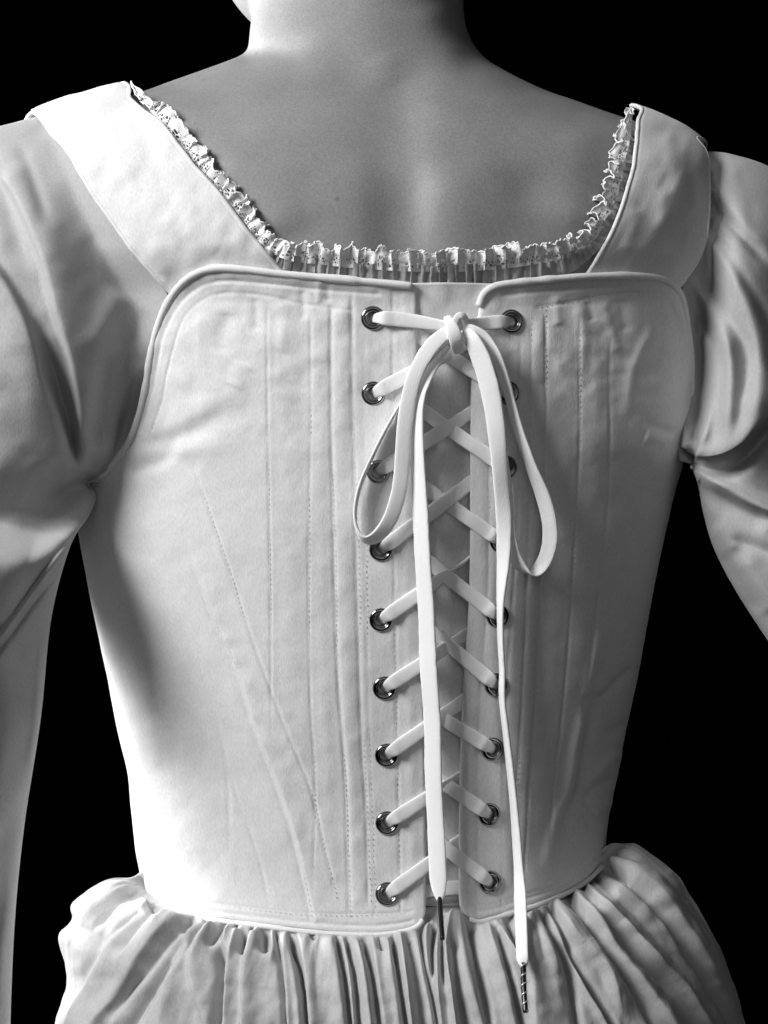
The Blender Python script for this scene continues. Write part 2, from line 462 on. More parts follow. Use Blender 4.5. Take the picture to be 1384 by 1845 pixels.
def offset_line(pts, d, n=120):
    L = smooth_line(pts, n); T = np.gradient(L, axis=0); T /= np.linalg.norm(T, axis=1, keepdims=True)
    return L + np.stack([-T[:,1], T[:,0]], 1)*d
def on_panel(L, off): return surf(L[:,0], L[:,1], np.full(len(L), off))
def binding(name, pts, parent, half=6.0, high=0.0017, off=OFF, n=160, mat=None, wob=0.0):
    L = smooth_line(pts, n)
    C = on_panel(L, off)
    Nn = surfn(L[:,0], L[:,1])
    k = 1 + wob*vnoise(L[:,0]*1.0, L[:,1]*1.0, 22, 1)
    return tube_obj(name, C, np.stack([half/S*k, high*k], 1), mat or M_bind, parent, k=12, N0=Nn)
def stitching(lines, parent, off=OFF, step=9.0, ln=6.0, w=0.9, mat=None):
    w *= .75
    """a row of thread stitches too small to pick apart"""
    Q = []; Cc = []
    for pts in lines:
        tl = np.linalg.norm(np.diff(np.asarray(pts, float), axis=0), axis=1).sum()
        n = max(int(tl/step), 2)
        L = smooth_line(pts, n+1); a = L[:-1]; d = np.diff(L, axis=0); d /= np.linalg.norm(d, axis=1, keepdims=True)+1e-9
        nn = np.stack([-d[:,1], d[:,0]], 1); c = a + d*(ln/2) + nn*RNG.uniform(-.5, .5, (n, 1)); hl = ln/2*RNG.uniform(.7, 1.15, (n, 1))
        Q.append(np.stack([c-d*hl, c+nn*w, c+d*hl, c-nn*w], 1)); Cc.append(c)
    Q = np.concatenate(Q); Cc = np.concatenate(Cc); m = len(Q)
    p = surf(Q[...,0], Q[...,1], np.full(Q.shape[:2], off-.0002)); t = surf(Cc[:,0], Cc[:,1], np.full(m, off+.00028))
    V = np.concatenate([p, t[:, None]], 1).reshape(-1, 3)
    b = (np.arange(m)*5)[:, None, None]
    F = (b + np.array([[0,1,4],[1,2,4],[2,3,4],[3,0,4]])[None]).reshape(-1, 3)
    o = mesh_obj('stitching', np.array(V), np.array(F), mat or M_thread, parent)
    return tag(o, kind='stuff')
_eyelet_me = None
def eyelet(x, y, parent, off):
    global _eyelet_me
    if _eyelet_me is None:
        prof = [(6.9,-.5),(6.9,.1),(6.6,.7),(6.0,1.15),(5.3,1.3),(4.7,1.1),(4.4,.6),(4.25,.75),(4.0,.9),(3.75,.75),(3.6,.2),(3.55,-1.5),(3.55,-4.0)]
        k = 40; a = np.linspace(0, 2*np.pi, k, endpoint=False)
        V = np.array([[(r*.001*math.cos(t), r*.001*math.sin(t), h*.001) for t in a] for r, h in prof])
        o = mesh_obj('eyelet', V, grid_faces(len(prof), k, True), M_metal, parent); _eyelet_me = o.data
    else:
        o = link(bpy.data.objects.new('eyelet', _eyelet_me), parent)
    p = surf(x, y, np.array(off)); n = Vector(surfn(x, y))
    o.location = Vector(p); o.rotation_euler = n.to_track_quat('Z', 'Y').to_euler()
    return o

# --- left back panel
L_top = [(112,925),(140,897),(175,864),(208,832),(236,788),(254,735),(264,690),(271,645),(281,600),(298,554),(322,520),(352,497),(392,485),(450,488),(510,495),(600,503),(690,511),(742,516),(752,517)]
L_bot = [(243,1560),(256,1598),(283,1627),(354,1648),(435,1660),(556,1675),(647,1681),(700,1679),(735,1674),(754,1666),(765,1652),(769,1636)]
L_edge = [(752,480),(751,560),(751,640),(760,700),(764,900),(766,1200),(768,1500),(769,1720)]
seamA = [(482,545),(483,760),(487,1000),(489,1228),(491,1364)]
seamB = [(560,555),(560,763),(556,1023),(560,1273),(568,1410),(564,1600)]
seamC = [(597,545),(597,733),(600,884),(603,1040),(610,1228),(623,1410),(630,1655)]
seamD = [(634,520),(635,695),(639,860),(643,1040),(651,1319),(660,1455),(664,1640)]
diag1 = [(330,940),(355,1027),(387,1118),(423,1196),(459,1309),(505,1428),(537,1532),(567,1668)]
diag2 = [(345,835),(368,895),(390,959),(413,1026),(441,1114),(478,1214),(514,1309),(560,1423),(587,1537),(608,1622)]
diag3 = [(300,1040),(337,1150),(391,1300),(410,1420),(412,1560)]
diag4 = [(400,1330),(423,1423),(459,1523),(487,1640)]
inner_bind_L = [(228,822),(252,775),(272,715),(283,660),(293,610),(312,565),(335,535),(365,515),(400,507),(452,509),(520,516),(600,524),(690,531)]
stitch_top_L = [(270,782),(289,733),(300,680),(315,620),(334,568),(364,541),(402,528),(473,532),(552,549),(640,560)]
lines_L = [
  (seamA, -0.55, 3, 3, 2, .03, .2), (seamA, 0.35, 22, 8, 2, .05, .2),
  (seamB, -0.45, 3, 3, 2, .03, .05), (seamC, -1.0, 4, 4, 2, .02, .02), (seamD, -0.8, 4, 4, 2, .02, .02),
  ([(615,545),(617,900),(626,1228),(645,1640)], 0.9, 15, 15, 2, .02, .02),
  ([(579,560),(578,900),(584,1228),(597,1600)], 0.5, 14, 14, 2, .02, .02),
  ([(522,560),(521,900),(524,1228),(535,1500)], 0.55, 25, 25, 2, .05, .2),
  ([(708,520),(709,900),(714,1228),(722,1640)], -0.5, 3.5, 3.5, 2, .0, .0),
  ([(731,520),(733,900),(738,1228),(746,1650)], 0.6, 9, 12, 2, .0, .0),
  ([(656,590),(658,900),(663,1228),(676,1650)], -0.3, 3, 3, 2, .05, .0),
  (diag1, 1.5, 3.5, 30, 2, .3, .02), (diag1, -1.2, 8, 3, 2, .3, .02), (diag2, -0.7, 3.5, 3.5, 2, .05, .05), (diag2, 0.5, 14, 14, 2, .05, .2),
  (diag3, -0.6, 5, 5, 2, .2, .2), (diag3, 0.25, 8, 24, 2, .2, .2), (diag4, -0.5, 4, 4, 2, .2, .05),
  (inner_bind_L, -1.1, 3.5, 5, 2, .1, .02), (stitch_top_L, -0.55, 3, 3, 2, .02, .02),
  ([(354,1622),(435,1634),(556,1646),(700,1646),(750,1640)], -0.5, 3, 3, 2, .1, .02),
  ([(300,1617),(354,1636),(435,1648),(556,1662),(647,1668),(700,1666),(748,1658)], -0.9, 3, 3, 2, .1, .02),
]
wr_L = [
  ([(245,800),(300,795),(345,782),(400,748),(480,735)], -1.7, 20, 17, 2, .15, .6),
  ([(275,775),(330,755),(400,715),(480,680)], 1.2, 20, 26, 2, .15, .6),
  ([(300,815),(380,800),(450,812)], 1.2, 20, 22, 2, .2, .5),
  ([(225,850),(280,835),(330,810)], -1.6, 12, 16, 2, .2, .4),
  ([(460,535),(462,600)], -0.6, 8, 8), ([(505,540),(515,580),(505,640)], 0.9, 14, 16), ([(440,650),(420,700)], 0.8, 20, 20),
  ([(545,520),(548,580)], -0.7, 7, 7), ([(590,505),(592,545)], -0.6, 6, 6), ([(575,505),(575,548)], 0.5, 6, 6),
  ([(360,560),(350,640),(330,710)], 0.9, 25, 18), ([(410,560),(395,640)], -0.7, 16, 16), ([(560,640),(545,720),(560,800)], -0.5, 20, 20),
]
left_panel = panel(-1, L_edge, L_top, L_bot, lines_L, wr_L, EYL, R(-150), 1.0)
tag(left_panel, 'brightly lit left back panel of the corset')
binding('binding', L_top[:-1], left_panel, 7.0, 0.0021, OFF+.0002, wob=.15)
binding('binding', [(262,1607),(285,1631),(354,1653),(435,1664),(556,1679),(647,1685),(700,1683),(735,1677),(752,1669),(762,1657)], left_panel, 5.0, 0.0019, OFF-.0002, wob=.12)
stitching([stitch_top_L, seamA, seamC, diag2, [(302,1612),(354,1624),(435,1636),(556,1648),(700,1648),(748,1642)]], left_panel)
stitching([[(657,545),(659,900),(663,1228),(676,1640)], [(684,620),(686,680)], [(702,620),(706,900),(712,1228),(720,1640)], [(636,560),(637,720),(641,900),(646,1040),(655,1319),(668,1630)], seamB, diag1[2:]], left_panel, step=10, ln=5, w=.8)
for p in EYL: eyelet(p[0], p[1], left_panel, OFF)

# --- right back panel
R_top = [(1216,884),(1228,846),(1237,806),(1243,755),(1246,690),(1244,630),(1237,575),(1228,535),(1205,511),(1172,500),(1120,497),(1050,499),(980,505),(920,511),(890,517),(872,530),(863,552)]
R_bot = [(1096,1530),(1090,1550),(1048,1590),(990,1619),(941,1635),(892,1650),(862,1657),(842,1651),(831,1634),(828,1612)]
R_edge = [(867,480),(865,540),(856,600),(850,680),(848,900),(846,1060),(838,1210),(831,1340),(828,1500),(828,1720)]
inner_bind_R = [(1232,760),(1237,690),(1234,640),(1224,590),(1208,550),(1182,525),(1140,517),(1060,519),(980,525),(900,532)]
stitch_top_R = [(1222,690),(1226,646),(1218,588),(1200,549),(1174,527),(1100,531),(1025,545),(960,555)]
rs1 = [(983,556),(983,800),(972,1100),(955,1400),(945,1600)]
rs2 = [(1044,560),(1044,800),(1028,1100),(1000,1400),(985,1560)]
rs3 = [(957,570),(957,800),(948,1100),(933,1400),(925,1620)]
rs4 = [(1100,600),(1095,900),(1075,1100),(1040,1330)]
lines_R = [
  (inner_bind_R, -1.1, 5, 3.5, 2, .1, .02), (stitch_top_R, -0.6, 3, 3, 2, .02, .02),
  (rs1, -0.6, 3.5, 3.5, 2, .03, .05), (rs2, -0.55, 3.5, 3.5, 2, .03, .1), (rs3, -0.4, 3.5, 3.5, 2, .03, .05), (rs4, -0.5, 4, 4, 2, .05, .2),
  ([(970,570),(970,800),(960,1100),(940,1580)], 0.6, 10, 10, 2, .03, .05),
  ([(1014,575),(1014,800),(1000,1100),(970,1560)], 0.6, 20, 20, 2, .05, .1),
  ([(1072,600),(1070,850),(1050,1100),(1010,1400)], 0.7, 20, 20, 2, .05, .2),
  ([(868,600),(866,900),(862,1110),(848,1340),(845,1640)], 0.8, 10, 12, 2, .0, .0),
  ([(885,600),(882,900),(876,1110),(862,1340),(860,1640)], -0.5, 4, 4, 2, .0, .0),
  ([(938,620),(934,900),(922,1110),(908,1340),(905,1640)], -0.4, 3.5, 3.5, 2, .0, .0),
  ([(1048,1568),(990,1597),(941,1613),(892,1628),(845,1634)], -0.6, 3, 3, 2, .05, .02),
  ([(1080,1545),(1048,1576),(990,1605),(941,1621),(892,1637),(856,1643)], -0.9, 3, 3, 2, .05, .02),
]
wr_R = [
  ([(1171,568),(1165,607),(1148,643),(1135,685),(1130,760)], 1.1, 9, 14, 2, .3, .5),
  ([(1192,560),(1188,630),(1170,690)], -1.0, 14, 14), ([(1085,540),(1100,590),(1115,640)], 0.9, 12, 10), ([(1040,545),(1050,600),(1048,680)], 0.8, 12, 12),
  ([(1204,536),(1228,581),(1238,646),(1233,720)], 1.2, 8, 8, 2, .1, .2),
  ([(1060,540),(1070,580)], -0.7, 8, 8), ([(1000,530),(1006,590)], 0.7, 9, 9), ([(1120,535),(1128,600)], -0.6, 10, 10),
  ([(1150,760),(1190,772),(1215,785)], -1.4, 8, 12, 2, .4, .1), ([(1160,785),(1200,800)], 0.9, 12, 12),
  ([(1051,1262),(1035,1347),(1025,1414),(1005,1463),(989,1529),(985,1572)], 1.9, 9, 16, 2, .15, .1),
  ([(1075,1230),(1055,1340),(1045,1420),(1020,1480),(1005,1560)], -1.3, 10, 14, 2, .2, .2),
  ([(1140,1200),(1100,1240),(1075,1265)], -1.0, 10, 10), ([(1118,1350),(1085,1385),(1060,1410)], 1.4, 10, 12), ([(1115,1400),(1075,1420),(1050,1455)], -1.2, 9, 9),
  ([(1105,1440),(1070,1465)], 1.0, 10, 10), ([(1095,1480),(1055,1490)], -1.0, 10, 10), ([(1125,1300),(1090,1330)], -0.9, 10, 10),
  ([(1090,1110),(1065,1200),(1050,1262)], 0.7, 9, 14, 2, .3, .1),
]
right_panel = panel(1, R_edge, R_top, R_bot, lines_R, wr_R, EYR, R(150), 1.0)
tag(right_panel, 'shaded right back panel of the corset')
binding('binding', R_top[2:], right_panel, 7.0, 0.0019, OFF, wob=.15)
binding('binding', [(1097,1536),(1090,1556),(1048,1594),(990,1623),(941,1639),(892,1654),(864,1661),(846,1656)], right_panel, 5.0, 0.0019, OFF-.0002, wob=.12)
stitching([stitch_top_R, [(1048,1566),(990,1595),(941,1611),(892,1626),(848,1633)]], right_panel)
stitching([rs1, rs2, rs3, [(938,620),(934,900),(922,1110),(908,1340),(905,1640)], [(885,600),(882,900),(876,1110),(862,1340),(860,1640)]], right_panel, step=10, ln=5, w=.8)
for p in EYR: eyelet(p[0], p[1], right_panel, OFF)

# --- modesty panel behind the lacing
def modesty():
    X, Y = np.meshgrid(np.linspace(690, 915, 90), np.linspace(514, 1632, 300))
    top = 513 - 3*np.sin((X-690)/225*np.pi); Y = top + (Y-514)/(1118.0)*(1632-top)
    X = X + (Y-1000)*-0.012
    H = np.full(X.shape, 0.0028) + 0.0006*vnoise(X, Y, 60, 2) + 0.0004*vnoise(X, Y, 25, 4)
    H += strokes(X, Y, [([(815,680),(812,900),(808,1200),(800,1600)], 1.0, 30, 22, 2, .1, .1), ([(772,650),(775,1000),(780,1600)], -0.6, 14, 14, 2, .1, .0)])
    H += 0.0042*np.exp(-((Y-515)/70)**2)
    G = surf(X, Y, H)
    return grid_obj('modesty_panel', G, M_corset, corset, flip=True, solid=0.0014)
modesty()

# --- shoulder straps (surface coordinates theta, py so that they wrap over the shoulder)
def strap(inner, outer, front_in, front_out, marks, lab):
    def conv(pts, fr):
        p = np.array(pts, float); t = th_of(p[:,0], p[:,1])
        q = np.stack([t, p[:,1]], 1)
        return np.concatenate([q, np.array([(R(a), y) for a, y in fr])])
    A = conv(inner, front_in); B = conv(outer, front_out)
    n = 220; u = np.linspace(0, 1, n)
    def res(Q):
        c = cr(Q, np.linspace(0, len(Q)-1, 600)); p = P_th(c[:,0], c[:,1])
        s = np.concatenate([[0], np.cumsum(np.linalg.norm(np.diff(p, axis=0), axis=1))]); s /= s[-1]
        return np.stack([np.interp(u, s, c[:,0]), np.interp(u, s, c[:,1])], 1)
    a = res(A); b = res(B)
    v = np.unique(np.concatenate([np.linspace(0, 1, 90), np.geomspace(.002, .05, 6), 1-np.geomspace(.002, .05, 6)]))
    Q = a[:, None]*(1-v)[None, :, None] + b[:, None]*v[None, :, None]
    TH, PY = Q[..., 0], Q[..., 1]; PX = px_of(TH, PY)
    G = P_th(TH, PY); N = N_th(TH, PY)
    d = np.minimum(v, 1-v)[None, :]*np.ones_like(PX)*150
    lift = np.clip(u/0.2, 0, 1)[:, None]; lift = lift*np.clip((1-u)/.45, 0, 1)[:, None]; H = 0.0058 + 0.0038*lift*lift*(3-2*lift) + 0.0011*vnoise(PX*.8+PY*.5, PY*.5-PX*.3, 44, 1) + 0.00045*vnoise(PX*.8+PY*.4, PY*.5-PX*.3, 18, 3) + strokes(PX, PY, marks)*(np.cos(TH) > 0)
    q = np.clip(1-d/7.0, 0, 1); H = H - 0.0014*(1-np.sqrt(1-q*q+1e-9))
    flip = True
    G = G + N*(H-z0(PY))[..., None]
    o = grid_obj('shoulder_strap', G, M_corset, corset, flip=(lab[0] == 'l'), solid=0.0018)
    tag(o, lab[1:])
    for k in (0, -1):
        C = G[:, k] + N[:, k]*0.0004
        tube_obj('binding', C, np.stack([np.full(n, 4.2/S), np.full(n, .0013)], 1), M_bind, o, k=10, N0=N[:, k])
    return o
strap([(515,500),(450,420),(390,345),(330,280),(280,227),(240,184),(222,174)], [(312,540),(255,458),(200,380),(150,303),(110,254),(85,228),(70,219)],
      [(-102,192),(-118,228),(-135,300)], [(-95,226),(-104,250),(-118,300)],
      [([(120,262),(200,360),(300,510)], -1.0, 8, 8, 2, .05, .05), ([(215,230),(240,330),(330,430)], 0.9, 20, 16), ([(270,260),(300,330),(340,400)], -0.8, 16, 14), ([(330,400),(400,460)], 0.8, 20, 20), ([(180,220),(210,260)], .8, 14, 14)],
      'lbright left shoulder strap of the corset')
strap([(1050,510),(1078,450),(1102,392),(1122,335),(1134,280),(1139,240),(1141,214)], [(1222,530),(1240,480),(1247,435),(1254,370),(1255,318),(1250,290),(1238,271)],
      [(100,224),(114,262),(134,330)], [(104,290),(118,320),(132,360)],
      [([(1180,250),(1190,330),(1165,430)], 0.9, 18, 18), ([(1215,290),(1225,370),(1200,460)], -0.7, 14, 14), ([(1130,380),(1110,460)], .7, 12, 12)],
      'rshaded right shoulder strap of the corset')

# ------------------------------------------------------------------ chemise: sleeves, gathered neckline, lace
base = W(np.array(690.0), np.array(1500.0), np.array(0.1))
chemise = tag(empty('chemise', base), 'loose white linen chemise with full sleeves and a lace edged neckline', 'chemise')

def lattice(rows, nr, nv, rear):
    """rows: list of rings; each ring a list of (px, py, y) from the outer to the inner edge of the seen side.
    rear: how far the unseen side lies behind the edges"""
    C = []
    for r in rows:
        r = np.array(r, float); m = len(r)
        ye = 0.5*(r[0,2]+r[-1,2])
        rr = rear if np.isscalar(rear) else rear[len(C)]
        bk = r[1:-1][::-1].copy(); bk[:,2] = np.maximum(ye + (ye-bk[:,2])*rr, ye+.004)
        C.append(np.concatenate([r, bk]))
    C = np.array(C)                       # rows x ring x 3
    t = np.linspace(0, len(rows)-1, nr)
    Q = cr(C, t)                          # nr x ring x 3
    m = C.shape[1]; nf = len(rows[0])
    tv = np.concatenate([np.linspace(0, nf-1, nv, endpoint=False), np.linspace(nf-1, m, 60, endpoint=False)])
    Z = np.stack([cr(Q[i], tv, True) for i in range(nr)])
    front = np.concatenate([np.ones(nv), np.zeros(60)])
    k = 12; front[:k] = np.linspace(0, 1, k); front[nv-k:nv] = np.linspace(1, .25, k)
    return Z, front
def sleeve(rows, nr, nv, rear, folds, noise, label):
    Z, front = lattice(rows, nr, nv, rear)
    PX, PY, Y = Z[..., 0], Z[..., 1], Z[..., 2]
    H = strokes(PX, PY, folds) + noise*(0.0022*vnoise(PX, PY, 95, 2) + 0.0006*vnoise(PX, PY, 33, 4))
    ends = np.clip(np.arange(nr)/10.0, 0, 1)[:, None]
    Y = Y - H*front[None, :]*ends
    L_, R_, pc_, _, _, _ = tab(PY)
    t = np.abs(np.where(PX < pc_, (PX-pc_)/(pc_-L_), (PX-pc_)/(R_-pc_)))
    lim = Yt(PX, PY) + z0(PY)/np.maximum(np.cos(th_of(PX, PY)), .45) - .0025
    on = (t < .985) & (front[None, :] > 0)          # the linen always lies over the body, never inside it
    k = .003; m = np.minimum(Y, lim)
    Y = np.where(on, m - k*np.log1p(np.exp(-np.abs(Y-lim)/k)), Y)
    G = W(PX, PY, Y)
    o = grid_obj('sleeve', G, M_chem, chemise, wrap=True, solid=0.0008)
    return tag(o, label)
def yt(px, py, d=-.002):
    a = np.array(float(px)); b = np.array(float(py)); c = max(float(np.cos(th_of(a, b))), .45)
    return float(Yt(a, b)) + float(z0(b))/c + d
def ring(pts): return [(x, y, (yt(x, y) if z is None else z)) for x, y, z in pts]

rowsL = [ring(r) for r in [
  [(120,214,None),(205,345,None),(300,520,None),(290,640,None),(255,770,None),(195,868,.060)],
  [(85,210,.082),(140,350,None),(225,510,None),(232,640,.028),(215,760,.040),(178,868,.056)],
  [(30,222,.078),(55,370,.020),(130,530,.006),(160,650,.010),(175,765,.028),(168,868,.052)],
  [(-60,252,.075),(-40,420,.012),(30,580,-.004),(85,690,.004),(130,790,.022),(160,872,.052)],
  [(-150,330,.075),(-130,520,.010),(-60,670,-.006),(20,770,.000),(100,840,.022),(162,880,.054)],
  [(-215,470,.075),(-180,660,.012),(-100,790,-.004),(-10,860,.000),(80,890,.020),(171,896,.056)],
  [(-245,680,.075),(-200,810,.014),(-115,900,.000),(-20,935,.002),(70,945,.020),(158,930,.058)],
  [(-255,900,.040),(-200,960,-.024),(-120,1010,-.042),(-35,1025,-.042),(45,1020,-.024),(124,985,.022)],
  [(-255,1100,.036),(-200,1110,-.016),(-125,1130,-.032),(-50,1135,-.032),(20,1130,-.016),(90,1115,.030)],
  [(-250,1300,.050),(-195,1300,.020),(-125,1305,.008),(-55,1305,.008),(15,1300,.018),(71,1295,.048)],
  [(-240,1500,.060),(-190,1500,.032),(-125,1500,.020),(-65,1500,.020),(-8,1500,.030),(40,1500,.056)],
  [(-225,1700,.068),(-180,1700,.042),(-120,1700,.030),(-70,1700,.030),(-20,1700,.040),(22,1700,.064)],
  [(-215,2000,.080),(-175,2000,.056),(-120,2000,.046),(-75,2000,.046),(-30,2000,.054),(12,2000,.076)]]]
foldsL = [
  # the two long folds from the shoulder to the armpit and the valley between
  ([(0,303),(30,349),(56,405),(81,470),(101,550),(121,615),(137,681),(146,739),(149,793),(150,850)], 7.5, 9, 42, 2, .05, .08),
  ([(-60,420),(0,504),(22,540),(47,594),(61,638),(74,696),(96,746),(114,793),(134,846)], 8.0, 60, 10, 2, .1, .08),
  ([(52,540),(78,610),(97,665),(113,722),(128,780),(141,845)], -10.0, 14, 12, 2, .55, .14),
  ([(-40,240),(0,330),(30,420),(55,510)], -4.0, 22, 16, 2, .2, .3),
  ([(70,230),(105,300),(135,380)], 4.0, 26, 34, 2, .2, .5),
  ([(30,245),(60,330),(90,420)], -3.5, 14, 14, 2, .3, .3),
  # soft swell under the strap
  ([(222,520),(202,560),(180,605),(160,655)], 4.5, 26, 30, 2, .15, .35),
  ([(275,560),(250,590),(235,640)], -2.0, 18, 20, 2, .3, .4),
  ([(255,640),(225,700),(205,770),(185,840)], 3.0, 18, 18, 2, .2, .2),
  ([(195,620),(180,700),(172,780),(165,850)], -3.0, 14, 14, 2, .3, .05),
  ([(240,720),(215,790),(190,845)], -2.0, 10, 10, 2, .3, .1),
  # pit below the armpit and the bulge under it
  ([(168,868),(130,880),(90,895),(40,890)], -14.0, 24, 26, 2, .0, .55),
  ([(172,905),(120,935),(60,940),(0,915),(-60,860)], 5.0, 26, 26, 2, .1, .3),
  ([(10,800),(-20,880),(-30,960)], 4.0, 50, 40, 2, .3, .4),
  # lower edge of the upper sleeve folding over the forearm
  ([(150,962),(108,1000),(70,1050),(30,1105),(0,1145),(-40,1200)], 5.0, 4.5, 40, 2, .02, .1),
  ([(142,985),(100,1035),(60,1085),(20,1140),(-20,1190)], -4.0, 26, 6, 2, .05, .1),
  ([(88,1110),(72,1190),(64,1290),(50,1400)], 2.2, 8, 12, 2, .1, .2),
  ([(60,1420),(20,1480),(-20,1560)], -2.5, 16, 22, 2, .1, .3), ([(40,1260),(0,1340),(-40,1450)], 2.5, 30, 30, 2, .3, .3),
  ([(25,1600),(5,1700),(-5,1800)], 2.5, 14, 12, 2, .2, .1), ([(5,1560),(-10,1700),(-20,1840)], -2.0, 12, 12, 2, .2, .1),
]
sleeve(rowsL, 420, 300, [1, 1, 1, 1.2, 1.5, 1.8, 1.9, 1.8, 1.5, 1.0, .8, .8, .8], foldsL, 1.0, 'left sleeve hanging close to the body, drawn into deep folds at the armpit')  # unseen rear of upper sleeve made thicker to block key light on the torso

rowsR = [ring(r) for r in [
  [(1236,266,None),(1250,350,None),(1238,470,None),(1218,600,None),(1218,720,None),(1226,828,.070)],
  [(1270,272,.090),(1284,360,.072),(1277,470,.064),(1272,600,.068),(1269,720,.072),(1247,836,.077)],
  [(1320,278,.088),(1345,380,.056),(1335,490,.040),(1310,610,.034),(1290,720,.040),(1246,842,.070)],
  [(1400,308,.092),(1430,420,.066),(1420,540,.050),(1380,650,.036),(1320,750,.032),(1250,852,.072)],
  [(1500,390,.096),(1515,510,.076),(1485,620,.060),(1425,715,.044),(1340,800,.034),(1256,868,.074)],
  [(1580,540,.100),(1570,640,.080),(1520,720,.064),(1445,790,.048),(1350,850,.040),(1261,893,.076)],
  [(1630,720,.100),(1600,780,.080),(1540,830,.066),(1460,870,.052),(1365,905,.046),(1268,928,.078)],
  [(1670,900,.100),(1635,930,.080),(1570,950,.066),(1485,970,.054),(1385,980,.050),(1285,985,.080)],
  [(1710,1080,.100),(1670,1080,.080),(1605,1085,.066),(1520,1085,.056),(1420,1082,.054),(1322,1058,.080)],
  [(1760,1260,.100),(1715,1250,.080),(1650,1240,.068),(1570,1225,.058),(1480,1205,.058),(1388,1160,.082)],
  [(1830,1440,.100),(1785,1420,.080),(1720,1400,.070),(1650,1375,.062),(1570,1345,.062),(1490,1300,.084)]]]
foldsR = [
  ([(1282,300),(1300,340),(1330,400),(1350,450)], 4.0, 18, 22, 2, .2, .5),
  ([(1262,380),(1300,440),(1340,500),(1384,580),(1400,640)], -3.0, 10, 12, 2, .1, .3),
  ([(1268,352),(1310,395),(1350,440),(1400,490)], -5.0, 9, 14, 2, .05, .3),
  ([(1262,390),(1292,445),(1325,505),(1354,564),(1369,629),(1366,694),(1340,775)], 6.5, 18, 26, 2, .1, .15),
  ([(1255,450),(1278,510),(1310,570),(1338,620),(1346,694),(1330,775),(1318,812)], -4.5, 13, 15, 2, .3, .2),
  ([(1246,480),(1262,530),(1290,580),(1312,640),(1312,720),(1300,790)], 4.5, 14, 14, 2, .15, .15),
  ([(1245,500),(1268,575),(1296,645),(1298,720),(1284,815)], -3.5, 12, 13, 2, .3, .1),
  ([(1262,590),(1282,635),(1283,690),(1273,750),(1262,806)], 4.5, 10, 9, 2, .15, .1),
  ([(1256,560),(1264,632),(1261,710),(1250,800)], -4.0, 7, 7, 2, .1, .05),
  ([(1400,420),(1420,520),(1425,620),(1400,720)], -4.0, 22, 16, 2, .2, .2),
  # the puff's lower edge and the shadowed crease beneath
  ([(1240,812),(1263,822),(1292,820),(1325,806),(1357,780),(1390,745),(1440,690)], 11.0, 4.5, 52, 2, .0, .1),
  ([(1238,828),(1275,846),(1310,846),(1345,822),(1375,790),(1410,750)], -15.0, 15, 14, 2, .0, .3),
  ([(1248,838),(1275,858),(1305,878),(1345,902),(1400,925)], 7.5, 9, 16, 2, .1, .1),
  ([(1252,872),(1290,894),(1330,915),(1390,945)], -6.0, 22, 12, 2, .05, .2),
  ([(1310,965),(1345,980),(1400,1000)], -2.5, 8, 12, 2, .3, .1), ([(1330,985),(1360,1040),(1400,1100)], 4.0, 18, 22, 2, .3, .1),
  ([(1285,940),(1305,960),(1330,1000)], 2.5, 18, 18, 2, .3, .3), ([(1295,990),(1320,1030),(1370,1110)], -2.0, 12, 10, 2, .2, .2),
]
sleeve(rowsR, 360, 340, 1.0, [(f[0], f[1]*1.0)+tuple(f[2:]) for f in foldsR], 1.0, 'right sleeve puffed at the shoulder above a dark crease, held away from the body')

